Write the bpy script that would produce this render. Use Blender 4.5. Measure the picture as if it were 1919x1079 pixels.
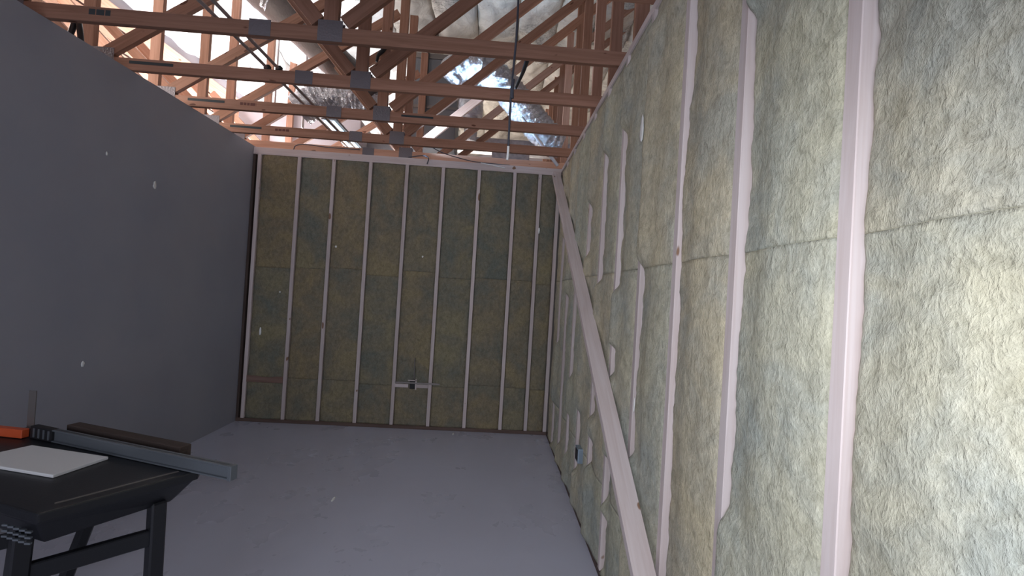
import bpy, bmesh, math, random
from mathutils import Vector, Matrix, noise
random.seed(7)
sc = bpy.context.scene
for o in list(bpy.data.objects): bpy.data.objects.remove(o)
COL = sc.collection

# ------------------------------------------------------------------ camera
W, H, D = 3.4455, 3.039, 4.882            # room width, wall height, depth of back wall
CX, CZ = 2.747, 1.5856
cam_d = bpy.data.cameras.new('camera'); cam = bpy.data.objects.new('camera', cam_d); COL.objects.link(cam)
cam_d.sensor_fit = 'HORIZONTAL'; cam_d.sensor_width = 36.0; cam_d.lens = 806.37/1919*36
cam_d.clip_start = 0.05; cam_d.clip_end = 100
r_ = Vector((0.99721047, -0.04419453, 0.06015077)); d_ = Vector((0.06063675, 0.00973816, -0.99811239)); f_ = Vector((0.04352535, 0.99897548, 0.01239081))
M = Matrix((( r_.x, -d_.x, -f_.x, CX), (r_.y, -d_.y, -f_.y, 0), (r_.z, -d_.z, -f_.z, CZ), (0, 0, 0, 1)))
cam.matrix_world = M
sc.camera = cam
# ------------------------------------------------------------------ world, exposure
wd = bpy.data.worlds.new('world'); sc.world = wd; wd.use_nodes = True
bg = wd.node_tree.nodes['Background']; bg.inputs[0].default_value = (0.62, 0.66, 0.85, 1); bg.inputs[1].default_value = 0.5
sc.view_settings.view_transform = 'Standard'; sc.view_settings.look = 'None'
sc.view_settings.exposure = 0; sc.view_settings.gamma = 1; sc.view_settings.use_curve_mapping = False
# ------------------------------------------------------------------ lights
def area(name, loc, to, size, sizey, power, col):
    l = bpy.data.lights.new(name, 'AREA'); l.shape = 'RECTANGLE'; l.size = size; l.size_y = sizey; l.energy = power; l.color = col
    o = bpy.data.objects.new(name, l); COL.objects.link(o); o.location = loc
    o.rotation_euler = (Vector(to)-Vector(loc)).to_track_quat('-Z', 'Y').to_euler(); return o
# the phone's own torch beside its lens
pl = bpy.data.lights.new('phone_torch', 'SPOT'); pl.energy = 62; pl.color = (0.93, 0.95, 1.0); pl.shadow_soft_size = 0.012
pl.spot_size = math.radians(125); pl.spot_blend = 0.9
po = bpy.data.objects.new('phone_torch', pl); COL.objects.link(po); po.location = (CX-0.02, 0.03, CZ+0.02)
po.rotation_euler = Vector((0.32, 0.93, -0.26)).to_track_quat('-Z', 'Y').to_euler()
# unseen fill panel added behind the photographer to raise the room's ambient light
area('rear_fill_light', (1.5, -2.5, 1.7), (1.6, 4, 1.4), 2.6, 2.4, 62, (0.86, 0.88, 1.0))
# unseen lamps in the neighbouring rooms brightening the roof space, plus a duct fill
area('work_light_left', (-0.7, 6.6, 2.6), (-0.9, 6.4, 5), 1.4, 3.0, 520, (0.90, 0.95, 1.0))
area('work_light_side', (-1.2, 3.4, 3.3), (1.2, 3.9, 3.5), 0.6, 2.4, 50, (1.0, 0.93, 0.86))
area('work_light_far', (2.2, 8.6, 2.6), (2.2, 8.0, 5), 2.0, 2.0, 95, (1.0, 0.90, 0.76))
dl = area('duct_glare_fill', (1.78, 4.74, 3.12), (2.6, 4.74, 3.92), 0.22, 0.22, 26, (0.42, 0.68, 1.0)); dl.data.spread = math.radians(95)  # added lamp with no fixture, puts the blue glare on the ducts
area('work_light_right', (4.6, 4.2, 3.0), (3.3, 4.6, 4.8), 0.8, 2.0, 9, (1.0, 0.88, 0.72))

# ------------------------------------------------------------------ materials
def mat(name, base=(.5,.5,.5), rough=.7, metal=0, spec=.5):
    m = bpy.data.materials.new(name); m.use_nodes = True; b = m.node_tree.nodes['Principled BSDF']
    b.inputs['Base Color'].default_value = (*base, 1); b.inputs['Roughness'].default_value = rough; b.inputs['Metallic'].default_value = metal
    b.inputs['Specular IOR Level'].default_value = spec
    return m
def N(m, t, **k):
    n = m.node_tree.nodes.new(t)
    for a, v in k.items(): setattr(n, a, v)
    return n
def L(m, a, b): m.node_tree.links.new(a, b)
def coords(m, scale=(1,1,1), kind='Object', rnd=True):
    tc = N(m, 'ShaderNodeTexCoord'); mp = N(m, 'ShaderNodeMapping'); mp.inputs['Scale'].default_value = scale
    L(m, tc.outputs[kind], mp.inputs['Vector'])
    if rnd:
        oi = N(m, 'ShaderNodeObjectInfo'); mu = N(m, 'ShaderNodeMath', operation='MULTIPLY'); mu.inputs[1].default_value = 37.0
        L(m, oi.outputs['Random'], mu.inputs[0]); cb = N(m, 'ShaderNodeCombineXYZ')
        for i in range(3): L(m, mu.outputs[0], cb.inputs[i])
        L(m, cb.outputs[0], mp.inputs['Location'])
    return mp.outputs[0]
def noise_n(m, v, scale, detail=4, rough=.55, dist=0):
    n = N(m, 'ShaderNodeTexNoise'); n.inputs['Scale'].default_value = scale; n.inputs['Detail'].default_value = detail
    n.inputs['Roughness'].default_value = rough; n.inputs['Distortion'].default_value = dist; L(m, v, n.inputs['Vector']); return n.outputs['Fac']
def ramp(m, fac, stops):
    r = N(m, 'ShaderNodeValToRGB'); e = r.color_ramp.elements
    while len(e) < len(stops): e.new(0.5)
    for i, (p, c) in enumerate(stops): e[i].position = p; e[i].color = (*c, 1) if len(c) == 3 else c
    L(m, fac, r.inputs[0]); return r.outputs[0]
def mixc(m, fac, a, b, mode='MIX'):
    x = N(m, 'ShaderNodeMix', data_type='RGBA', blend_type=mode)
    if isinstance(fac, (int, float)): x.inputs[0].default_value = fac
    else: L(m, fac, x.inputs[0])
    for s, v in ((6, a), (7, b)):
        if isinstance(v, tuple): x.inputs[s].default_value = (*v, 1)
        else: L(m, v, x.inputs[s])
    return x.outputs[2]
def setc(m, c): L(m, c, m.node_tree.nodes['Principled BSDF'].inputs['Base Color'])
def bump(m, h, strength, dist=.01, prev=None):
    b = N(m, 'ShaderNodeBump'); b.inputs['Strength'].default_value = strength; b.inputs['Distance'].default_value = dist
    L(m, h, b.inputs['Height'])
    if prev is not None: L(m, prev, b.inputs['Normal'])
    L(m, b.outputs[0], m.node_tree.nodes['Principled BSDF'].inputs['Normal']); return b.outputs[0]

def wood(name, c1, c2, knot=(.25,.15,.1), rough=.7):
    # grain runs along local X
    m = mat(name, c1, rough, spec=.25); v = coords(m, (1.2, 26, 26))
    g = noise_n(m, v, 1.6, 5, .6, .6); c = ramp(m, g, [(.35, c2), (.62, c1)])
    v2 = coords(m, (1, 2.2, 2.2)); k = noise_n(m, v2, 6.5, 1); kk = ramp(m, k, [(.735, (0,0,0)), (.76, (1,1,1))])
    c = mixc(m, kk, c, knot); oi = N(m, 'ShaderNodeObjectInfo'); hv = N(m, 'ShaderNodeHueSaturation')
    mr = N(m, 'ShaderNodeMapRange'); mr.inputs[3].default_value = .85; mr.inputs[4].default_value = 1.12
    L(m, oi.outputs['Random'], mr.inputs[0]); L(m, mr.outputs[0], hv.inputs['Value']); L(m, c, hv.inputs['Color'])
    setc(m, hv.outputs[0]); bump(m, g, .15, .002); return m
M_STUD = wood('pale_stud_wood', (.60,.535,.53), (.53,.45,.435))
M_TRUSS = wood('truss_fir', (.37,.20,.14), (.28,.145,.095), (.12,.05,.03))
M_PLATE = wood('dark_plate_wood', (.13,.09,.075), (.09,.06,.05))
M_BOARD = wood('sheathing_and_lit_chord_wood', (.72,.42,.30), (.60,.33,.22))
M_BROWN = wood('weathered_brown_wood', (.085,.062,.052), (.055,.04,.035))

M_BLOCK = wood('reddish_block_wood', (.26,.17,.14), (.20,.125,.10))
def wool(name, a, b, c3):
    m = mat(name, a, .95, spec=.08)
    v = coords(m, (1,1,1), rnd=True)
    big = noise_n(m, v, 3.2, 4, .6, .4); c = ramp(m, big, [(.34, b), (.5, a), (.66, c3)])
    vm = coords(m, (1.0, 1.0, .72)); mid = noise_n(m, vm, 30, 5, .66, .6)
    c = mixc(m, .55, c, ramp(m, mid, [(.30, (.42,.41,.36)), (.5, (.78,.78,.74)), (.72, (1.15,1.15,1.1))]), 'MULTIPLY')
    vf = coords(m, (1.3, 1.3, .8)); fin = noise_n(m, vf, 95, 4, .7, .5)
    c = mixc(m, .45, c, ramp(m, fin, [(.3, (.55,.55,.5)), (.6, (1.05,1.05,1.05))]), 'MULTIPLY')
    w = N(m, 'ShaderNodeTexVoronoi', feature='DISTANCE_TO_EDGE'); w.inputs['Scale'].default_value = 8
    dv = N(m, 'ShaderNodeVectorMath', operation='ADD'); nn = N(m, 'ShaderNodeTexNoise'); nn.inputs['Scale'].default_value = 7; nn.inputs['Detail'].default_value = 4
    L(m, v, nn.inputs['Vector']); sc_ = N(m, 'ShaderNodeVectorMath', operation='SCALE'); sc_.inputs['Scale'].default_value = .35
    L(m, nn.outputs['Color'], sc_.inputs[0]); L(m, v, dv.inputs[0]); L(m, sc_.outputs[0], dv.inputs[1]); L(m, dv.outputs[0], w.inputs['Vector'])
    crk = ramp(m, w.outputs['Distance'], [(0, (.0,.0,.0)), (.022, (1,1,1))])
    msk = ramp(m, noise_n(m, v, 5.0, 2), [(.50, (1,1,1)), (.60, (0,0,0))])
    crk = mixc(m, msk, crk, (1,1,1))
    c = mixc(m, .16, c, crk, 'MULTIPLY')
    oi = N(m, 'ShaderNodeObjectInfo'); c = mixc(m, .55, c, ramp(m, oi.outputs['Random'], [(0, (.90,1.0,1.02)), (.5, (1,1,.97)), (1, (1.08,1.0,.88))]), 'MULTIPLY')
    setc(m, c)
    n1 = bump(m, mid, .6, .012); n2 = bump(m, fin, .6, .006, n1); bump(m, crk, .12, .004, n2)
    return m
M_WOOL = wool('mineral_wool', (.56,.54,.45), (.485,.50,.46), (.62,.58,.45))
M_WOOL_DIM = wool('mineral_wool_dimmed', (.275,.245,.185), (.21,.215,.185), (.33,.285,.185))  # same wool, colour darkened to match the dimly lit back wall

M_GYP = mat('primed_gypsum', (.38,.385,.43), .8, spec=.3)
v = coords(M_GYP, (1,1,1), rnd=False); setc(M_GYP, ramp(M_GYP, noise_n(M_GYP, v, 1.6, 5), [(.3, (.33,.34,.385)), (.7, (.37,.375,.41))])); bump(M_GYP, noise_n(M_GYP, v, 160, 3), .12, .002)
M_BACKING = mat('backing_board', (.22,.2,.18), .9)
# floor: smooth grey slab with faint pale streaks painted as floor glare
M_FLOOR = mat('grey_slab', (.36,.38,.45), .42, spec=.5)
v = coords(M_FLOOR, (1,1,1), rnd=False); fb = ramp(M_FLOOR, noise_n(M_FLOOR, v, 1.3, 6, .6, .5), [(.25, (.475,.485,.575)), (.75, (.515,.53,.63))])
vs = coords(M_FLOOR, (5.5, .9, 1), rnd=False); sm = ramp(M_FLOOR, noise_n(M_FLOOR, vs, 1.5, 3, .5), [(.62, (0,0,0)), (.9, (1,1,1))])
smf = mixc(M_FLOOR, .05, (0,0,0), sm); setc(M_FLOOR, mixc(M_FLOOR, smf, fb, (.62,.64,.72)))
L(M_FLOOR, ramp(M_FLOOR, noise_n(M_FLOOR, v, 3, 4), [(.3, (.24,.24,.24)), (.7, (.36,.36,.36))]), M_FLOOR.node_tree.nodes['Principled BSDF'].inputs['Roughness'])
bump(M_FLOOR, noise_n(M_FLOOR, v, 60, 3), .06, .002)
M_GLARE = mat('floor_glare_streak', (.56,.58,.66), .7)  # pale tone for painted glare streaks, unused
M_NAILP = mat('galvanised_nail_plate', (.19,.175,.19), .6, .5)
vn = coords(M_NAILP, (1,1,1)); vo = N(M_NAILP, 'ShaderNodeTexVoronoi'); vo.inputs['Scale'].default_value = 75; L(M_NAILP, vn, vo.inputs['Vector'])
bump(M_NAILP, vo.outputs['Distance'], .5, .004)
M_GALV = mat('galvanised_sheet', (.50,.50,.54), .45, .85)
v = coords(M_GALV); setc(M_GALV, ramp(M_GALV, noise_n(M_GALV, v, 14, 3), [(.35, (.40,.40,.44)), (.65, (.58,.58,.62))]))
M_GREYD = mat('grey_lined_duct', (.17,.175,.19), .7, .1)
M_MAUVE = mat('pale_soffit_board', (.40,.36,.38), .8)
M_FOIL = mat('foil_jacket', (.62,.63,.67), .22, .95)
v = coords(M_FOIL); bump(M_FOIL, noise_n(M_FOIL, v, 17, 5, .7, 1.2), .9, .03)
M_FOILD = mat('dark_duct_jacket', (.10,.08,.075), .5, .1)
v = coords(M_FOILD); bump(M_FOILD, noise_n(M_FOILD, v, 20, 4, .6, 1), .5, .015)
def facing(name, c1, c2, seed):
    m = mat(name, c1, .75, spec=.25); v = coords(m, (1, 1, 1))
    a = noise_n(m, v, 2.5, 5, .65, 1.0); c = ramp(m, a, [(.3, c2), (.6, c1)])
    # rows of printed lettering too small to read, run across the facing
    vp = coords(m, (1.0, 1.0, 1), rnd=True); br = N(m, 'ShaderNodeTexBrick'); br.inputs['Scale'].default_value = 16; br.inputs['Mortar Size'].default_value = .03
    br.inputs['Color1'].default_value = (1,1,1,1); br.inputs['Color2'].default_value = (0,0,0,1); br.inputs['Mortar'].default_value = (1,1,1,1); br.offset = .3
    L(m, vp, br.inputs['Vector']); pm = ramp(m, noise_n(m, v, 1.4, 0), [(.60, (0,0,0)), (.62, (1,1,1))])
    pr = mixc(m, pm, (1,1,1), br.outputs['Color']); c = mixc(m, .5, c, pr, 'MULTIPLY')
    cr = N(m, 'ShaderNodeTexVoronoi', feature='DISTANCE_TO_EDGE'); cr.inputs['Scale'].default_value = 2.2
    nd = N(m, 'ShaderNodeTexNoise'); nd.inputs['Scale'].default_value = 3; L(m, coords(m, (1,1,1)), nd.inputs['Vector']); ad = N(m, 'ShaderNodeVectorMath', operation='ADD')
    L(m, nd.outputs['Color'], ad.inputs[0]); L(m, coords(m, (1,.45,1)), ad.inputs[1]); L(m, ad.outputs[0], cr.inputs['Vector'])
    ck = ramp(m, cr.outputs['Distance'], [(0, (.4,.37,.35)), (.014, (1,1,1))]); c = mixc(m, .45, c, ck, 'MULTIPLY')
    setc(m, c); n1 = bump(m, a, .5, .05); bump(m, noise_n(m, v, 16, 4), .4, .01, n1); return m
M_WHITEF = facing('white_insulation_facing', (.84,.84,.84), (.70,.70,.68), 0)
M_KRAFT = facing('kraft_insulation_facing', (.46,.42,.37), (.30,.27,.245), 3)
M_BLACKP = mat('black_plastic', (.008,.009,.012), .42)
v = coords(M_BLACKP); bump(M_BLACKP, noise_n(M_BLACKP, v, 120, 3), .15, .002)
M_BLACK = mat('black_strap', (.010,.010,.012), .6)
M_INK = mat('dark_ink_stamp', (.035,.045,.05), .8)
M_INKR = mat('red_brown_ink_stamp', (.13,.045,.035), .8)
M_CABLE = mat('dark_cable', (.055,.06,.08), .5)
M_CONDUIT = mat('steel_conduit', (.42,.37,.36), .45, .6)
M_ALU = mat('brushed_aluminium', (.17,.19,.21), .45, .5)
M_ORANGE = mat('orange_plastic', (.62,.10,.03), .45)
M_WHITEP = mat('white_panel', (.78,.79,.78), .6)
M_WHITEBIT = mat('white_scrap_and_lit_bits', (.85,.87,.85), .8)  # white of scraps, flash-lit dust flecks and lit cable ends
M_STEELD = mat('dull_steel', (.22,.20,.19), .5, .7)
M_BLUEBOX = mat('steel_outlet_box', (.30,.38,.46), .4, .6)
M_PIPE = mat('pale_pipe', (.75,.76,.82), .4)
M_TUBE = mat('fluorescent_tube', (.8,.9,1), .5); b = M_TUBE.node_tree.nodes['Principled BSDF']; b.inputs['Emission Color'].default_value = (.62,.86,1,1); b.inputs['Emission Strength'].default_value = 1.6
M_LENS = mat('warm_light_lens', (.9,.85,.8), .5); b = M_LENS.node_tree.nodes['Principled BSDF']; b.inputs['Emission Color'].default_value = (1,.86,.78,1); b.inputs['Emission Strength'].default_value = .8

# ------------------------------------------------------------------ helpers
def tag(o, label=None, cat=None, group=None, kind=None):
    if label: o['label'] = label
    if cat: o['category'] = cat
    if group: o['group'] = group
    if kind: o['kind'] = kind
    return o
def link(name, me, m, parent=None, world=None):
    o = bpy.data.objects.new(name, me); COL.objects.link(o)
    if m: me.materials.append(m)
    world = world or Matrix.Identity(4)
    if parent is not None:
        o.parent = parent; o.matrix_basis = PW[parent.name].inverted() @ world
    else: o.matrix_basis = world
    PW[o.name] = world
    return o
PW = {}
def empty(name, loc):
    o = bpy.data.objects.new(name, None); COL.objects.link(o); o.location = loc; o.empty_display_size = .1
    PW[o.name] = Matrix.Translation(loc); return o
def bm_box(bm, x0, x1, y0, y1, z0, z1, mt=None):
    vs = [bm.verts.new((x, y, z)) for x in (x0, x1) for y in (y0, y1) for z in (z0, z1)]
    for f in ((0,1,3,2),(4,6,7,5),(0,4,5,1),(2,3,7,6),(0,2,6,4),(1,5,7,3)): bm.faces.new([vs[i] for i in f])
    if mt is not None: bmesh.ops.transform(bm, matrix=mt, verts=vs)
    return vs
def finish(bm, bev=0, smooth=False):
    bmesh.ops.recalc_face_normals(bm, faces=bm.faces)
    if bev: bmesh.ops.bevel(bm, geom=bm.edges[:], offset=bev, segments=2, affect='EDGES', profile=.6)
    me = bpy.data.meshes.new('m'); bm.to_mesh(me); bm.free()
    if smooth:
        for p in me.polygons: p.use_smooth = True
    return me
def basis(p0, p1, up):
    x = (Vector(p1)-Vector(p0)).normalized(); z = Vector(up); z = (z - x*z.dot(x)).normalized(); y = z.cross(x)
    c = (Vector(p0)+Vector(p1))/2
    return Matrix(((x.x,y.x,z.x,c.x),(x.y,y.y,z.y,c.y),(x.z,y.z,z.z,c.z),(0,0,0,1)))
def beam(name, p0, p1, wy, hz, up, m, parent=None, bev=.002, cut=None):
    """timber with its grain along local X; wy thick along local y, hz along 'up'"""
    Lh = (Vector(p1)-Vector(p0)).length/2; bm = bmesh.new()
    vs = bm_box(bm, -Lh, Lh, -wy/2, wy/2, -hz/2, hz/2)
    if Lh > .4:
        n = max(2, int(Lh*4)); es = [e for e in bm.edges if abs(e.verts[0].co.x-e.verts[1].co.x) > Lh]
        bmesh.ops.subdivide_edges(bm, edges=es, cuts=n, use_grid_fill=True)
        sd = random.random()*50
        for v_ in bm.verts:
            if abs(v_.co.x) < Lh-.01:
                v_.co.y += .0016*noise.noise(Vector((v_.co.x*1.3+sd, 0, 0))); v_.co.z += .0016*noise.noise(Vector((v_.co.x*1.3+sd, 9, 0)))
    bmesh.ops.recalc_face_normals(bm, faces=bm.faces)
    es = [e for e in bm.edges if len(e.link_faces) == 2 and e.calc_face_angle(0) > .7]
    if bev: bmesh.ops.bevel(bm, geom=es, offset=bev, segments=1, affect='EDGES')
    return link(name, finish(bm), m, parent, basis(p0, p1, up))
def box(name, x0, x1, y0, y1, z0, z1, m, parent=None, bev=0.0):
    bm = bmesh.new(); c = Vector(((x0+x1)/2, (y0+y1)/2, z0))
    bm_box(bm, x0-c.x, x1-c.x, y0-c.y, y1-c.y, 0, z1-z0)
    return link(name, finish(bm, bev), m, parent, Matrix.Translation(c))
def smooth_path(pts, n=10):
    P = [Vector(p) for p in pts]; P = [P[0]*2-P[1]] + P + [P[-1]*2-P[-2]]; out = []
    for i in range(1, len(P)-2):
        for k in range(n):
            t = k/n; a, b, c, d = P[i-1:i+3]
            out.append(.5*((2*b)+(c-a)*t+(2*a-5*b+4*c-d)*t*t+(3*b-a-3*c+d)*t**3))
    out.append(P[-2]); return out
def tube(name, pts, r, m, parent=None, seg=12, ring=0, crinkle=0, n=10, taper=None, smooth=True, straight=False):
    path = [Vector(p) for p in pts] if straight else smooth_path(pts, n)
    org = path[0].copy(); bm = bmesh.new(); rings = []; side = Vector((0,0,1)); L_ = 0; sd = random.random()*99
    for i, p in enumerate(path):
        t = (path[min(i+1, len(path)-1)]-path[max(i-1, 0)]).normalized()
        if abs(t.dot(side)) > .95: side = Vector((1,0,0)) if abs(t.x) < .8 else Vector((0,1,0))
        a = (side - t*side.dot(t)).normalized(); side = a; b_ = t.cross(a)
        if i: L_ += (p-path[i-1]).length
        f = (taper(i/(len(path)-1)) if taper else 1); row = []
        for k in range(seg):
            an = 2*math.pi*k/seg; rr = r*f*(1+(ring*math.sin(L_*2*math.pi/.055) if ring else 0))
            if crinkle: rr *= 1+crinkle*(noise.noise(Vector((L_*14+sd, math.cos(an)*2.2, math.sin(an)*2.2)))+.6*noise.noise(Vector((L_*40+sd, math.cos(an)*5, math.sin(an)*5))))
            row.append(bm.verts.new(p-org+a*math.cos(an)*rr+b_*math.sin(an)*rr))
        rings.append(row)
    for i in range(len(rings)-1):
        for k in range(seg): bm.faces.new((rings[i][k], rings[i][(k+1)%seg], rings[i+1][(k+1)%seg], rings[i+1][k]))
    bm.faces.new(rings[0][::-1]); bm.faces.new(rings[-1])
    return link(name, finish(bm, 0, smooth), m, parent, Matrix.Translation(org))
def copy_tree(o, offset, label):
    c = o.copy(); COL.objects.link(c); c.location = o.location + Vector(offset); c['label'] = label
    for ch in o.children:
        d = ch.copy(); COL.objects.link(d); d.parent = c
    return c

# ------------------------------------------------------------------ the setting
tag(box('floor', -1.6, 5.6, -2.6, 11.6, -.1, 0, M_FLOOR), kind='structure')
tag(box('wall_left', -.125, 0, -2.6, D+.105, 0, H+.012, M_GYP), kind='structure')
tag(box('wall_right', W+.089, W+.105, -2.6, D+.15, 0, H, M_BACKING), kind='structure')
tag(box('wall_back', 0, W+.089, D+.089, D+.105, 0, H-.04, M_BACKING), kind='structure')
tag(box('wall_far', -1.6, 5.6, 11.5, 11.6, 0, 6.2, M_MAUVE), kind='structure')
tag(box('wall_east', 5.6, 5.7, -2.6, 11.6, 0, 6.4, M_MAUVE), kind='structure')
tag(box('wall_west', -1.75, -1.65, -2.6, 11.6, 0, 5.0, M_MAUVE), kind='structure')
ZR = lambda x: 4.62+.17*(x+1.5)            # underside of the roof insulation
bm = bmesh.new(); q = [bm.verts.new(p) for p in ((-1.75,-2.6,ZR(-1.75)+.45),(5.7,-2.6,ZR(5.7)+.45),(5.7,11.6,ZR(5.7)+.45),(-1.75,11.6,ZR(-1.75)+.45))]
f = bm.faces.new(q); ex = bmesh.ops.extrude_face_region(bm, geom=[f]); bmesh.ops.translate(bm, vec=(0,0,.05), verts=[g for g in ex['geom'] if isinstance(g, bmesh.types.BMVert)])
tag(link('ceiling', finish(bm), M_BACKING), kind='structure')

ORD = ['first','second','third','fourth','fifth','sixth','seventh','eighth','ninth','tenth','eleventh','twelfth','thirteenth','fourteenth','fifteenth','sixteenth','seventeenth']
# ------------------------------------------------------------------ wool batts
def batt(name, axis, a0, a1, z0, z1, face, prof, m, step, seed):
    """axis 'x': on the right wall (a = y); axis 'y': on the back wall (a = x). prof(a_rel, z) = metres out into the room"""
    nu = max(6, int((a1-a0)/step)); nv = max(6, int((z1-z0)/step)); bm = bmesh.new(); c = Vector((face, (a0+a1)/2, z0)) if axis == 'x' else Vector(((a0+a1)/2, face, z0))
    def P(a, z, out): return Vector((face-out, a, z))-c if axis == 'x' else Vector((a, face-out, z))-c
    g = []
    for j in range(nv+1):
        z = z0+(z1-z0)*j/nv; row = []
        for i in range(nu+1):
            u = i/nu; row.append(bm.verts.new(P(a0+(a1-a0)*u, z, prof(u, z))))
        g.append(row)
    bk = [[bm.verts.new(P(a0 if s == 0 else a1, z0+(z1-z0)*j/nv, -.086)) for j in range(nv+1)] for s in (0,1)]
    for j in range(nv):
        for i in range(nu): bm.faces.new((g[j][i], g[j][i+1], g[j+1][i+1], g[j+1][i]))
        bm.faces.new((g[j][0], g[j+1][0], bk[0][j+1], bk[0][j])); bm.faces.new((g[j][nu], bk[1][j], bk[1][j+1], g[j+1][nu]))
        bm.faces.new((bk[0][j], bk[0][j+1], bk[1][j+1], bk[1][j]))
    bm.faces.new([*g[0], bk[1][0], bk[0][0]]); bm.faces.new([*reversed(g[nv]), bk[0][nv], bk[1][nv]])
    return link(name, finish(bm, 0, True), m, None, Matrix.Translation(c))
def fbm(x, y, z, s):
    v = Vector((x*s, y*s, z*s)); return noise.noise(v)+.5*noise.noise(v*2.1)+.25*noise.noise(v*4.3)

# right wall: studs every 0.406 m; far edge of stud k at YA + k*S
YA, S = .8546, .4064
vis = {1: [(.98, 2.45)], 2: [(.0, 2.9)], 3: [(.85, 1.76)], 4: [(1.64, 2.56), (1.14, 1.32), (.44, .70), (.05, .38)],
       5: [(1.7, 2.55), (.8, 1.12), (.5, .66)], 6: [(1.9, 2.3), (.3, .75)], 7: [(.9, 1.8), (.25, .6)], 8: [(.2, 1.6), (1.9, 2.3)], 9: [(.05, .5), (1.1, 2.2)]}
def sm_(x): x = max(0, min(1, x)); return x*x*(3-2*x)
def visible(k, z):
    if k <= 0: return 1
    if k == 1 or k in vis:
        z += .025*noise.noise(Vector((z*9, k*3.3, 0)))
        return max(sm_((min(z-a, b-z)+.04)/.08) for a, b in vis[k])
    return 1
studlab = {0: 'widest and nearest pale stud on the right wall, mineral wool either side', 1: 'second pale stud on the right wall counting from the nearest', 2: 'third right wall stud, with a dark staple mark near its top'}
for k in range(-2, 10):
    y1 = YA+k*S
    s = beam('wall_stud', (W+.0445, y1-.019, .038), (W+.0445, y1-.019, H-.038), .089, .038, (0,1,0), M_STUD)
    tag(s, studlab.get(k, 'right wall stud %s in line from the nearest visible one, partly swallowed by bulging wool' % ORD[k] if k >= 0 else 'right wall stud %s' % ('just outside the frame at right' if k == -1 else 'beside the photographer')), 'stud', 'studs of the right wall')
def bay(k):      # bay just on the camera side of stud k
    a0 = YA+(k-1)*S+.0005; a1 = YA+k*S-.0385
    if k == 10: a1 = D-.001
    def make(zb):
        def prof(u, z):
            n = fbm(0, u*.37+k*7, z, 2.2); n2 = fbm(3, u*.37+k*7, z, 9)
            vz = visible(k, z)
            recess = -.018-.013*noise.noise(Vector((k*5.1, z*1.7, 2)))+.007*noise.noise(Vector((k, z*11, 2)))+.004*noise.noise(Vector((k, z*31, 2)))
            hide = (.012+.004*min(k, 4))
            e1 = recess*vz+hide*(1-vz)
            e0 = -.006+.008*noise.noise(Vector((k*5.1, z*2, 8)))
            mid = .006*math.sin(math.pi*u)**.7
            w1 = sm_((u-.5)/.48); base = e0*(1-sm_(u/.3))*(1-w1)+e1*w1+mid*(1-w1*.6)
            edge = min(u, 1-u)*.37
            rnd = -.010*max(0, 1-edge/.022)**2 if vz > .5 or u < .5 else -.006*max(0, 1-edge/.012)**2
            tf = sm_((z-(H-.16))/.10)
            return (base+n*.0075)*(1-tf)-.012*tf+n2*.0030+rnd
        return prof
    return a0, a1, make
ZS = [(.038, .50, 'lower'), (.50, 1.742, 'middle'), (1.742, H-.038, 'upper')]; rj = random.Random(3)
for k in range(-1, 11):
    a0, a1, mk = bay(k); step = .010 if k < 2 else (.014 if k < 5 else .02)
    pf = mk([.5, 1.742])
    for z0, z1, nm in ZS:
        b = batt('insulation_batt', 'x', a0, a1, z0+.0009, z1-.0009, W, pf, M_WOOL, step, k)
        where = {-1: 'beside the photographer', 0: 'on the camera side of the widest stud'}.get(k, 'in the %s bay beyond the widest stud' % ORD[k-1] if k > 0 else '')
        tag(b, '%s wool batt of the right wall, %s' % (nm, where), 'insulation', 'mineral wool batts of the right wall')
tag(beam('top_plate', (W+.0445, -1.5, H-.019), (W+.0445, D+.089, H-.019), .089, .038, (0,0,1), M_STUD), 'pale timber plate running along the top of the right wall', 'timber plate')
tag(beam('bottom_plate', (W+.0445, -1.5, .019), (W+.0445, D-.001, .019), .089, .038, (0,0,1), M_PLATE), 'dark timber plate on the floor under the right wall studs', 'timber plate')

# back wall
bx = [.071, .506, .8854+.0, .8854+S, .8854+2*S, .8854+3*S, .8854+4*S, .8854+5*S, 3.206]
for i, x in enumerate(bx):
    s = beam('wall_stud', (x, D+.0445, .038), (x, D+.0445, H-.079), .089, .038, (1,0,0), M_STUD)
    tag(s, '%s stud from the left of the back wall' % ORD[i], 'stud', 'studs of the back wall')
tag(beam('corner_stud', (W-.021, D+.0445, .038), (W-.021, D+.0445, H-.079), .089, .040, (1,0,0), M_STUD), 'salmon tinted corner stud where the back wall meets the right wall', 'stud')
tag(beam('corner_stud', (.016, D+.0445, .038), (.016, D+.0445, H-.079), .089, .028, (1,0,0), M_BROWN), 'dark corner stud in the gap beside the grey left wall', 'stud')
tag(beam('top_plate', (0.002, D+.0445, H-.0395), (W-.001, D+.0445, H-.0395), .089, .079, (0,0,1), M_STUD), 'double timber plate along the top of the back wall', 'timber plate')
tag(beam('bottom_plate', (0.002, D+.0445, .019), (W-.001, D+.0445, .019), .089, .038, (0,0,1), M_PLATE), 'dark stained timber plate along the foot of the back wall', 'timber plate')
ed = [.030] + bx + [W-.041]
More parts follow.
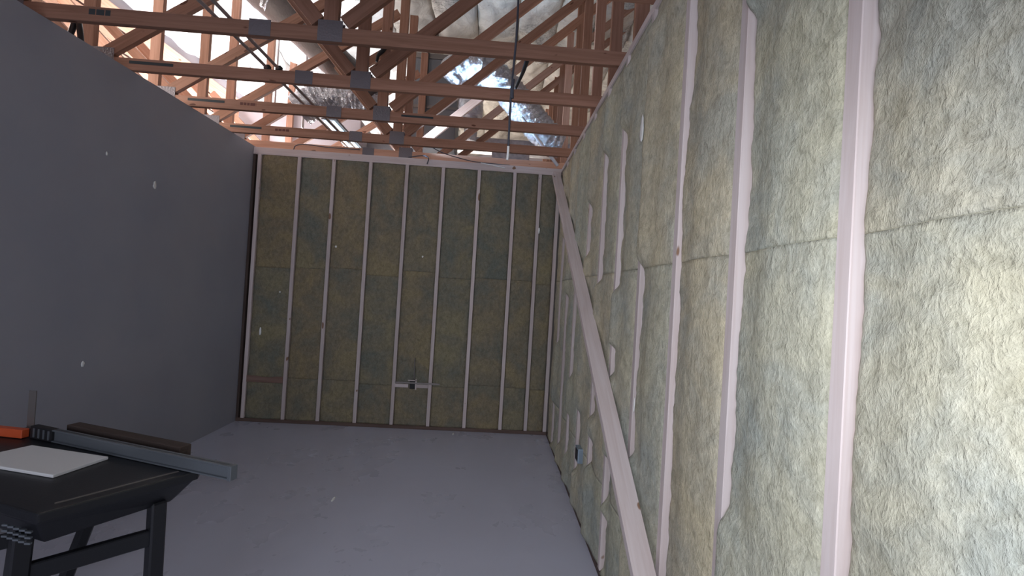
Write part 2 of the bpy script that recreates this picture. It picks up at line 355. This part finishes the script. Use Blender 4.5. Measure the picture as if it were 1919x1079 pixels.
for i in range(len(ed)-1):
    a0 = ed[i]+(.0195 if i else .001); a1 = ed[i+1]-(.0195 if i < len(ed)-2 else .001)
    if a1-a0 < .03: continue
    def prof(u, z, i=i):
        n = fbm(u*.37+i*9, 5, z, 3.0); n2 = fbm(u*.37+i*9, 5, z, 10)
        edge = min(u, 1-u)*.37; zz = min(abs(z-.5), abs(z-1.742))
        return -.016+.012*math.sin(math.pi*u)**.8+n*.009+n2*.003-.010*max(0, 1-edge/.025)
    j1 = .5+rj.uniform(-.03, .02) if i not in (1, 5) else .5; j2 = 1.742+rj.uniform(-.05, .04)
    for z0, z1, nm in ((.038, j1, 'lower'), (j1, j2, 'middle'), (j2, H-.079, 'upper')):
        if i == 1 and nm == 'lower': z1 = .435
        b = batt('insulation_batt', 'y', a0, a1, z0+.0001, z1-.0001, D, prof, M_WOOL_DIM, .016, i)
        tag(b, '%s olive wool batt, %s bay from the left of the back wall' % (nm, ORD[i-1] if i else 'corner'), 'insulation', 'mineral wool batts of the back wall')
tag(beam('blocking', (.0905, D+.030, .474), (.4865, D+.030, .474), .060, .070, (0,0,1), M_BLOCK), 'brown timber block between the first two studs of the back wall', 'blocking')
tag(beam('blocking', (bx[4]+.0195, D+.002, .482), (1.865, D+.002, .482), .03, .038, (0,0,1), M_STUD), 'short pale timber block left of the dark outlet box, back wall', 'blocking')
tag(beam('blocking', (1.955, D+.002, .485), (bx[5]-.0195, D+.002, .485), .03, .038, (0,0,1), M_STUD), 'short pale timber block right of the dark outlet box, back wall', 'blocking')
ob = empty('outlet_box', (1.91, D-.01, .45)); tag(ob, 'small dark outlet box between two pale blocks low on the back wall', 'outlet box')
bm = bmesh.new(); bm_box(bm, -.03, .03, .005, .05, 0, .09)
link('box_body', finish(bm, .004), M_BLACK, ob, Matrix.Translation((1.91, D-.02, .45)))
bm = bmesh.new(); bm_box(bm, .032, .047, -.002, .004, -.005, .11); bm_box(bm, -.05, .05, -.002, .002, .092, .102)
link('mounting_bracket', finish(bm), M_STUD, ob, Matrix.Translation((1.91, D-.018, .45)))
tag(tube('electrical_cable', [(1.93, D-.02, .555), (1.925, D-.022, .70), (1.92, D-.012, .80)], .006, M_STEELD, seg=8), 'thin cable rising up the wool from the dark outlet box', 'cable')
for x0, x1, z, lab in ((bx[4]+.02, bx[5]+.11, .512, 'dark bent metal strap lying across the pale blocks of the back wall'),):
    bm = bmesh.new(); bm_box(bm, 0, x1-x0, 0, .006, 0, .016); tag(link('metal_strap', finish(bm, .001), M_STEELD, None, Matrix.Translation((x0, D-.027, z))), lab, 'strap')
# junction box on the right wall
jb = empty('junction_box', (W-.02, 3.03, .43)); tag(jb, 'small blue-grey metal junction box low on the right wall', 'junction box')
bm = bmesh.new(); bm_box(bm, -.03, .05, -.05, .05, 0, .10)
link('box_body', finish(bm, .004), M_BLUEBOX, jb, Matrix.Translation((W-.01, 3.03, .43)))
bm = bmesh.new(); bm_box(bm, -.002, .002, -.035, .035, .012, .088); link('box_opening', finish(bm), M_BLACK, jb, Matrix.Translation((W-.0405, 3.03, .43)))

# diagonal brace: a timber on edge against the right wall studs
tag(beam('diagonal_brace', (W-.066, 5.0-.16, 3.075-.11), (W-.066, .96, .019+.04), .089, .038, (0,-.6,.8), M_STUD), 'long pale timber brace leaning diagonally from the far corner down the right wall', 'brace')

# ------------------------------------------------------------------ scraps, and flash-lit airborne dust flecks modelled as specks on the walls
def scrap(p, nrm, s, lab, asp=1.6):
    bm = bmesh.new(); bmesh.ops.create_icosphere(bm, subdivisions=2, radius=1)
    sd = random.random()*50
    for v_ in bm.verts:
        k = 1+.45*noise.noise(v_.co*1.7+Vector((sd,0,0))); v_.co = Vector((v_.co.x*s*k, v_.co.y*s*k*asp, v_.co.z*.0025))
    q = Vector(nrm).to_track_quat('Z', 'Y').to_matrix().to_4x4(); q.translation = Vector(p)
    tag(link('fleck_scrap', finish(bm, 0, True), M_WHITEBIT, None, q), lab, 'scrap', 'white scraps stuck to the walls')
for z, y, s, lab in ((2.276, 3.553, .018, 'largest white flash-lit dust fleck on the grey left wall'), (2.388, 3.116, .009, 'tiny white flash-lit dust fleck high on the grey left wall'), (.931, 3.051, .013, 'white flash-lit dust fleck low on the grey left wall above the workbench')):
    scrap((.001, y, z), (1, 0, 0), s, lab)
for x, z, s, a, lab in ((.97, 1.988, .011, 1.2, 'white flash-lit dust fleck beside the third stud of the back wall'), (1.933, 1.936, .010, 1.2, 'white flash-lit dust fleck in the middle bay of the back wall'), (3.227, 2.318, .012, 3, 'upright white flash-lit dust fleck on the last back wall stud'),
                      (.393, 1.446, .008, 1.3, 'small white flash-lit dust fleck beside the second back wall stud'), (.208, 1.003, .012, 4, 'slanted white flash-lit dust fleck in the first bay of the back wall')):
    scrap((x, D-(.0 if x == 3.227 else .006), z), (0, -1, 0), s, lab, a)
scrap((1.672, 3.228, .0012), (0, 0, 1), .010, 'white shred lying on the open grey floor', 4)
scrap((2.404, 4.79, .0012), (0, 0, 1), .010, 'white shred on the floor at the foot of the back wall', 4)
scrap((W-.012, 2.095, 2.435), (-1, 0, 0), .03, 'torn white paper scrap high on the right wall', 2.2)
scrap((W-.012, 1.98, 1.10), (-1, 0, 0), .006, 'thin white flash-lit dust fleck on the right wall wool beside the third stud', 6)

# ------------------------------------------------------------------ trusses
YT, ST = 2.6668, .6096; ZC = 3.0592
CT = Vector((0, .019, 0))
def truss(y, label, idx):
    ZC = 3.0592 if idx != 4 else 3.0435
    t = empty('roof_truss', (1.6, y+.019, ZC)); tag(t, label, 'truss', 'roof trusses')
    Y = y+.019; zc = ZC+.0445; th = .038; w = .089
    beam('bottom_chord', (-1.64, Y, zc), (5.55, Y, zc), th, w, (0,0,1), M_TRUSS if idx != 4 else M_BOARD, t)  # chord above the back wall takes bright board colour to look lit
    beam('top_chord', (-1.64, Y, ZR(-1.64)+.26), (5.55, Y, ZR(5.55)+.26), th, w, (0,0,1), M_TRUSS, t)
    def web(p0, p1): beam('web', (p0[0], Y, p0[1]), (p1[0], Y, p1[1]), th, w, (1, 0, .001) if abs(p1[0]-p0[0]) < .05 else (0,0,1), M_TRUSS, t)
    zt = lambda x: ZR(x)+.21
    zb = ZC+.092
    web((-.335, zb), (-.335, zt(-.335)))
    web((-.20, zb+.03), (1.60, 4.43))
    web((1.575, zb+.03), (1.0, 3.83))
    web((1.655, zb), (1.655, 4.70))
    web((1.74, zb+.03), (4.72, zt(4.72)-.03)) if idx < 7 else None
    web((3.585, zb), (3.585, zt(3.585)-.55))
    web((-.40, zb+.03), (-1.45, 4.2))
    def plate(x, z, a, h):
        bm = bmesh.new()
        for s in (-1, 1): bm_box(bm, -a/2, a/2, s*.0195-.001, s*.0195+.001, -h/2, h/2)
        link('nail_plate', finish(bm), M_NAILP, t, Matrix.Translation((x, Y, z)))
    plate(1.235, zc+.004, .13, .10); plate(1.655, zc+.02, .15, .13); plate(-.22, zc+.05, .16, .12); plate(3.585, zc+.02, .1, .1)
    def stamp(x0, x1, z, h, m, cuts):
        bm = bmesh.new(); x = x0; i = 0
        while x < x1:
            d = random.uniform(.02, .05) if cuts else x1-x0
            bm_box(bm, x, min(x+d, x1), Y-.0198, Y-.019, z-h/2, z+h/2); x += d+(.006 if cuts else 1)
        link('ink_stamp', finish(bm), m, t)
    if idx == 0: stamp(.235, .36, zc+.012, .034, M_INK, True)
    if 1 <= idx <= 3: stamp(-.03, .285, zc+.014, .022, M_INK, False)
    if idx in (2, 3): stamp(.42, .56, zc+.01, .024, M_INKR, True)
    if idx == 2: stamp(1.83, 2.116, zc+.014, .018, M_INK, False)
    return t
tl = ['nearest roof truss whose chord crosses the very top of the photo', 'roof truss with its chord just below the top of the photo', 'third roof truss from the front, dark stamp near its left end', 'fourth roof truss from the front',
      'fifth roof truss, last one standing before the back wall', 'roof truss with chord coloured bright as if lit, resting directly above the back wall']
for i in range(-1, 10):
    j = i+1
    lab = tl[j] if j < len(tl) else 'roof truss %s in line beyond the back wall, seen by its uprights' % ORD[j-6]
    truss(YT+i*ST-(.158 if i == 4 else 0), lab, i)

# boards along the west side above the grey wall
for i, (z0, z1) in enumerate(((3.05, 3.27), (3.30, 3.52), (3.55, 3.80), (3.84, 4.03), (4.06, 4.26), (4.29, 4.5))):
    for j, (y0, y1) in enumerate(((-1, 3.6), (3.62, 7.2), (7.22, 11.4))):
        tag(beam('sheathing_board', (-1.62, y0, (z0+z1)/2), (-1.62, y1, (z0+z1)/2), .02, z1-z0, (0,0,1), M_BOARD), 'salmon sheathing board beyond the left wall, %s row up, %s length' % (ORD[i], ('near', 'middle', 'far')[j]), 'board', 'sheathing boards beyond the left wall')

# ------------------------------------------------------------------ roof insulation: long batts hung between y joists
XB = [-1.6+.56*i for i in range(14)]
for i in range(13):
    x0, x1 = XB[i]+.004, XB[i+1]-.004
    for j, (y0, y1) in enumerate(((.4, 4.4), (4.42, 6.6), (6.62, 8.9), (8.92, 11.45))):
        if x1 > 5.6: x1 = 5.59
        nu, nv = 14, int((y1-y0)/.05); bm = bmesh.new(); g = []; sd = i*13+j*7
        for b_ in range(nv+1):
            y = y0+(y1-y0)*b_/nv; row = []
            for a in range(nu+1):
                u = a/nu; x = x0+(x1-x0)*u
                sag = .10*math.sin(math.pi*u)**.8*(.7+.6*noise.noise(Vector((sd, y*1.1, 0))))+.055*fbm(x+sd, y, 0, 3.2)+.022*abs(noise.noise(Vector((x*5+sd, y*9, 1))))
                en = min(y-y0, y1-y)
                flap = (.10+.16*random.Random(sd).random())*max(0, 1-(y1-y)/.35)*sm_(u*1.3) if j < 3 else 0
                row.append(bm.verts.new((x-(x0+x1)/2, y-y0, -(sag+flap)+.17*(x-(x0+x1)/2))))
            g.append(row)
        for b_ in range(nv):
            for a in range(nu): bm.faces.new((g[b_][a], g[b_+1][a], g[b_+1][a+1], g[b_][a+1]))
        ex = bmesh.ops.extrude_face_region(bm, geom=bm.faces[:]); tv = [q for q in ex['geom'] if isinstance(q, bmesh.types.BMVert)]
        for q in tv: q.co.z = .17*q.co.x+.16
        white = (x0 < .95) or (j == 3 and x0 < 1.5)
        o = link('roof_batt', finish(bm, 0, True), M_WHITEF if white else M_KRAFT, None, Matrix.Translation(((x0+x1)/2, y0, ZR((x0+x1)/2))))
        tag(o, '%s faced roof insulation strip %s from the left, %s length' % ('bright white' if white else 'grey-tan paper', ORD[i], ('nearest', 'second', 'third', 'farthest')[j]), 'insulation', 'insulation strips under the roof')

# ------------------------------------------------------------------ ducts and pipes above the room
YD = 4.74
d1 = empty('flexible_duct', (.35, YD, 4.3)); tag(d1, 'large dark round duct with crinkled silver ends, coming down from the upper left', 'duct')
tube('duct_run', [(-.12, YD, 4.80), (.30, YD, 4.47), (.64, YD, 4.19), (1.02, YD, 3.87), (1.36, YD, 3.58)], .17, M_FOILD, d1, 28, .01, .03, 14)
tube('foil_elbow', [(-.55, YD, 5.02), (-.2, YD, 4.86), (.10, YD, 4.66), (.26, YD, 4.52)], .175, M_FOIL, d1, 28, .03, .12, 14)
tube('foil_branch', [(1.42, YD, 3.53), (1.15, YD, 3.60), (.85, YD, 3.60), (.64, YD, 3.50), (.54, YD, 3.42)], .165, M_FOIL, d1, 32, .03, .13, 18)
d3 = empty('flexible_duct', (2.7, YD, 3.9)); tag(d3, 'big silver duct with a bright blue-white shoulder running down to the right wall', 'duct')
tube('duct_run', [(2.40, YD, 4.08), (2.62, YD, 3.97), (2.88, YD, 3.72), (3.10, YD, 3.48), (3.28, YD, 3.32), (3.42, YD, 3.27)], .165, M_FOIL, d3, 32, .035, .10, 18)
tube('duct_shoulder', [(2.12, YD, 3.92), (2.18, YD, 4.01), (2.32, YD, 4.07), (2.50, YD, 4.04)], .17, M_FOIL, d3, 32, 0, .05, 12, lambda t: .8+.25*t)
d4 = empty('duct_collar', (2.28, 6.0, 3.9)); tag(d4, 'short upright silver duct end below the bright duct shoulder', 'duct')
tube('collar', [(2.28, 6.0, 4.6), (2.28, 6.0, 4.20), (2.28, 6.0, 4.0)], .17, M_FOIL, d4, 28, .02, .10, 14)
tube('nozzle', [(2.30, 6.0, 4.05), (2.30, 6.0, 3.82), (2.30, 6.0, 3.66)], .09, M_FOIL, d4, 20, .02, .14, 8)
dp = empty('duct_plenum', (1.72, 6.1, 3.55)); tag(dp, 'tall grey rectangular duct with dark top edge, centre of the roof space', 'duct')
bm = bmesh.new(); bm_box(bm, -.30, .34, 0, .5, 0, 1.25); link('duct_box', finish(bm, .01), M_GREYD, dp, Matrix.Translation((1.74, 6.05, 3.55)))
bm = bmesh.new(); bm_box(bm, -.32, .36, -.015, .52, 0, .07); link('flange', finish(bm, .004), M_STEELD, dp, Matrix.Translation((1.74, 6.05, 4.80)))
bm = bmesh.new(); bm_box(bm, -.32, .36, -.015, .52, 0, .04); link('flange', finish(bm, .004), M_STEELD, dp, Matrix.Translation((1.74, 6.05, 4.1)))
bm = bmesh.new(); bm_box(bm, -.03, .0, -.025, 0, 0, 1.0); link('hanging_strap', finish(bm), M_BLACK, dp, Matrix.Translation((1.66, 6.04, 3.9)))
tag(box('bulkhead_box', -1.1, .66, 6.4, 6.925, 3.50, 4.0, M_MAUVE, None, .01), 'long pale mauve boxed duct seen over the back wall at left', 'duct')
tag(box('bulkhead_box', .70, 1.95, 6.6, 6.925, 3.45, 3.74, M_GREYD, None, .01), 'grey boxed duct seen over the back wall at centre', 'duct')
rd = empty('rectangular_duct', (2.6, 6.75, 3.5)); tag(rd, 'shiny galvanised rectangular duct under the silver ducts, seen low between chords', 'duct')
box('duct_trunk', 1.98, 5.6, 6.6, 6.9, 3.78, 3.95, M_GALV, rd, .008)
box('drop_box', 2.6, 3.18, 6.6, 6.9, 3.5, 3.78, M_GALV, rd, .008)
tag(tube('vent_pipe', [(2.94, 4.558, 3.46), (3.12, 4.558, 3.25), (3.355, 4.558, 2.975)], .018, M_PIPE, seg=12, straight=True), 'pale slanting pipe ending at the far right corner of the room', 'pipe')
# conduits running away over the chords
for dx, lab in ((0, 'left of two parallel steel conduits lying over the truss chords'), (.085, 'right of two parallel steel conduits lying over the truss chords')):
    tag(tube('steel_conduit', [(.955+dx, 1.2, 3.163), (.955+dx, 3, 3.163), (.955+dx, 6.4, 3.163)], .0115, M_CONDUIT, seg=10, straight=True), lab, 'conduit')
for i, y in enumerate((YT+ST+.019,)):
    cl = empty('conduit_clamp', (.99, y, 3.15)); tag(cl, 'black double clamp holding the conduits on a truss chord', 'clamp')
    for dx in (-.035, .05):
        bm = bmesh.new(); bm_box(bm, -.02, .02, -.018, .018, 0, .034); link('clamp_jaw', finish(bm, .003), M_BLACK, cl, Matrix.Translation((.99+dx, y, 3.149)))
# threaded hanger rods
for x, y, z0, z1, lab in ((-.02, 5.30, 3.5, 4.9, 'first thin hanger rod from the left, against the white roof'), (.24, 5.5, 3.4, 4.9, 'second thin hanger rod from the left, against the white roof'),
                     (.30, 5.35, 3.45, 4.8, 'third thin hanger rod from the left, left of the dark duct')):
    tag(tube('hanger_rod', [(x, y, z0), (x, y, z1)], .011, M_CONDUIT, seg=8, straight=True), lab, 'rod')
# dark cable hanging in front of the chords
hc = empty('hanging_cable', (2.785, 2.5, 2.40)); tag(hc, 'thin dark cable hanging straight down in front of the trusses, centre right', 'cable')
tube('cable', [(2.80, 2.5, 4.85), (2.79, 2.5, 3.6), (2.793, 2.5, 3.1), (2.782, 2.5, 2.75), (2.785, 2.5, 2.44)], .0065, M_CABLE, hc, 8)
tube('cable_knot', [(2.79, 2.495, 2.83), (2.786, 2.49, 2.78), (2.789, 2.495, 2.72)], .011, M_CABLE, hc, 8)
tube('lit_end', [(2.785, 2.5, 2.44), (2.785, 2.5, 2.40), (2.783, 2.5, 2.36)], .007, M_WHITEBIT, hc, 8)  # white colour stands for light on the cable's lower end
# cable drooping behind the back wall plate and the lit string over it
tag(tube('drooping_cable', [(1.95, 4.57, 3.11), (2.1, 4.7, 3.07), (2.35, 4.84, 3.052), (2.52, 4.88, 3.046), (2.85, 4.90, 3.045)], .005, M_CABLE, seg=8), 'thin dark cable drooping onto the back wall plate right of centre', 'cable')
tag(tube('lit_string', [(2.52, D-.004, 3.04), (2.64, D-.006, 3.025), (2.80, D-.005, 3.0)], .005, M_WHITEBIT, seg=8), 'short stretch of string coloured white as lit, on the back wall plate', 'cable')  # lit stretch of string, its brightness put into the colour
tag(tube('looped_cable', [(.42, D+.03, 3.043), (.45, D+.02, 3.09), (.55, D+.02, 3.11), (.80, D+.03, 3.10), (1.15, D+.03, 3.10)], .005, M_CABLE, seg=8), 'dark cable curling over the left of the back wall plate', 'cable')
tag(tube('looped_cable', [(1.70, D+.02, 3.052), (1.86, D+.0, 3.075), (1.93, D-.012, 3.05), (1.92, D-.014, 2.98)], .006, M_CABLE, seg=8), 'short dark cable hooked over the middle of the back wall plate', 'cable')
# black spring clamp left, black straps
sp = empty('spring_clamp', (-.145, 3.0, 3.06)); tag(sp, 'black clamp hanging under the second chord at far upper left', 'clamp')
tube('clamp_handle', [(-.15, 2.99, 3.26), (-.165, 2.99, 3.18), (-.20, 2.99, 3.06)], .017, M_BLACKP, sp, 10)
tube('clamp_handle', [(-.14, 2.99, 3.26), (-.12, 2.99, 3.18), (-.10, 2.99, 3.06)], .017, M_BLACKP, sp, 10)
for p, lab in (([(1.665, 3.862, 3.74), (1.64, 3.862, 3.68), (1.60, 3.862, 3.63), (1.59, 3.862, 3.57)], 'black strap tail hanging in the middle of the trusses'), ([(2.96, 4.473, 4.05), (2.93, 4.473, 3.93), (2.895, 4.473, 3.83), (2.853, 4.473, 3.72)], 'black strap tail hanging beside the thin dark cable')):
    tag(tube('hanging_strap', p, .022, M_BLACK, seg=8, taper=lambda t: 1.15-.6*t), lab, 'strap')
# light fittings in the roof space beyond
lf = empty('light_fitting', (.70, 5.5, 3.50)); tag(lf, 'twin tube light fitting glowing blue-white above the back wall', 'light fitting')
bm = bmesh.new(); bm_box(bm, -.09, .09, -.55, .55, 0, .03); link('housing', finish(bm, .004), M_GREYD, lf, Matrix.Translation((.67, 5.75, 3.52)))
for dx in (-.05, .05): tube('lamp_tube', [(.67+dx, 5.22, 3.505), (.67+dx, 6.28, 3.505)], .016, M_TUBE, lf, 10, straight=True)
lg = empty('light_fitting', (1.30, 5.7, 3.50)); tag(lg, 'warm white light fitting above the middle of the back wall', 'light fitting')
bm = bmesh.new(); bm_box(bm, -.08, .08, -.4, .4, 0, .03); link('housing', finish(bm, .004), M_GREYD, lg, Matrix.Translation((1.32, 5.7, 3.49)))
bm = bmesh.new(); bm_box(bm, -.065, .065, -.38, .38, -.008, 0); link('lens', finish(bm), M_LENS, lg, Matrix.Translation((1.32, 5.7, 3.49)))

# ------------------------------------------------------------------ workbench
wb = empty('workbench', (1.2, 1.75, 0)); tag(wb, 'black plastic folding workbench at the lower left holding tools', 'workbench')
l = Vector((-.953, .303, 0)); Np = Vector((1.355, 1.431, 0)); Rp = Vector((1.613, 1.786, 0)); e = Rp-Np
def prism(name, top, bot, zt_, zb_, m, parent, bev=.006):
    bm = bmesh.new(); T = [bm.verts.new((p.x, p.y, zt_)) for p in top]; B = [bm.verts.new((p.x, p.y, zb_)) for p in bot]; n = len(T)
    bm.faces.new(T); bm.faces.new(B[::-1])
    for i in range(n): bm.faces.new((T[i], B[i], B[(i+1)%n], T[(i+1)%n]))
    return link(name, finish(bm, bev), m, parent)
R2 = Rp+l*.06+e*.12
top = [Np+l*.0, Rp, R2, R2+l*1.0, Np+l*1.1]
prism('bench_top', top, [p for p in top], .800, .765, M_BLACKP, wb)
ins = [Np+l*.05+e*.10, Rp+l*.07-e*.10, R2+l*.05-e*.1, R2+l*.98-e*.08, Np+l*1.06+e*.1]
prism('apron', [Np+l*.012+e*.01, Rp+l*.012-e*.01, R2+l*.02-e*.02, R2+l*.98-e*.02, Np+l*1.08+e*.02], ins, .764, .680, M_BLACKP, wb)
bm = bmesh.new()
for k in range(3):
    for q in range(5):
        c = Np+l*(.03+.028*q); bm_box(bm, c.x-.009, c.x+.009, c.y-.006, c.y-.001+.002, .70+.018*k, .706+.018*k)
link('vent_ribs', finish(bm), M_ALU, wb)
bm = bmesh.new(); g0 = Np+e*.14+l*.05; g1 = Rp-e*.08+l*.05; mt = basis((g0.x, g0.y, .801), (g1.x, g1.y, .801), (0,0,1)); hl = (g1-g0).length/2
bm_box(bm, -hl, hl, -.004, .004, -.001, .0015); link('edge_highlight', finish(bm), M_STEELD, wb, mt)  # pale strip painted along the bench top edge as its highlight
def leg(p0, p1, a, name='leg'):
    return beam(name, p0, p1, a, a*.8, (e.x, e.y, 0), M_BLACKP, wb, .006)
leg((1.235, 1.475, 0), (1.245, 1.50, .70), .062); leg((1.50, 1.745, 0), (1.495, 1.74, .70), .06)
q1 = Vector((1.245, 1.50, 0))+l*.75; q2 = Vector((1.495, 1.74, 0))+l*.75
leg((q1.x-.05, q1.y, 0), (q1.x, q1.y, .70), .06); leg((q2.x-.05, q2.y, 0), (q2.x, q2.y, .70), .06)
leg((1.16, 1.72, .30), (1.285, 1.72, .70), .045, 'folding_strut')
beam('stretcher', (1.245, 1.49, .565), (1.495, 1.735, .565), .03, .06, (0,0,1), M_BLACKP, wb, .004)
beam('stretcher', (q1.x-.02, q1.y, .4), (q2.x-.02, q2.y, .4), .03, .06, (0,0,1), M_BLACKP, wb, .004)
# white panel
A_, B_, C_ = Vector((.815, 1.942, 0)), Vector((1.205, 1.856, 0)), Vector((1.165, 1.672, 0)); pn = [A_, B_, C_, C_+(A_-B_)*1.1]
tag(prism('melamine_board', pn, pn, .813, .801, M_WHITEP, None, .003), 'thin white square panel lying flat on the black workbench', 'panel')
# spirit level
lv = empty('spirit_level', (1.2, 1.89, .801)); tag(lv, 'long grey aluminium level lying across the back of the workbench', 'spirit level')
P0 = Vector((1.786, 1.717, .829)); P1 = Vector((.70, 2.062, .829)); mt = basis(P0, P1, (0,0,1)); Lh = (P1-P0).length/2
bm = bmesh.new()
bm_box(bm, -Lh, Lh, -.003, .003, -.027, .027); bm_box(bm, -Lh, Lh, -.013, .013, .021, .027); bm_box(bm, -Lh, Lh, -.013, .013, -.027, -.021)
link('level_rail', finish(bm, .001), M_ALU, lv, mt)
bm = bmesh.new(); bm_box(bm, -Lh-.006, -Lh+.012, -.015, .015, -.028, .028); link('end_cap', finish(bm, .002), M_ALU, lv, mt)
bm = bmesh.new(); bm_box(bm, Lh-.14, Lh, -.014, .014, -.0275, .0275); link('end_block', finish(bm, .002), M_BLACK, lv, mt)
for k in range(4):
    bm = bmesh.new(); x = Lh-.128+.032*k; bm_box(bm, x, x+.010, .0135, .0165, -.020, .020); bm_box(bm, x, x+.010, -.0165, -.0135, -.020, .020)
    link('vial_window', finish(bm), M_ALU, lv, mt)
tag(beam('timber_offcut', (1.485, 1.895, .829), (.83, 2.105, .829), .05, .055, (0,0,1), M_BROWN), 'dark brown timber offcut lying behind the level on the workbench', 'offcut')
tag(beam('orange_bar', (.680, 2.045, .822), (.30, 2.10, .822), .03, .038, (0,0,1), M_ORANGE), 'orange plastic bar at the back left of the workbench', 'tool')
st = empty('steel_square', (.645, 2.10, .801)); tag(st, 'dull metal square standing upright behind the orange bar', 'tool')
bm = bmesh.new(); bm_box(bm, -.016, .016, -.002, .002, 0, .20); link('blade', finish(bm), M_STEELD, st, Matrix.Translation((.645, 2.10, .801)))
bm = bmesh.new(); bm_box(bm, -.02, .02, -.012, .012, 0, .03); link('stock', finish(bm, .002), M_STEELD, st, Matrix.Translation((.645, 2.10, .801)))
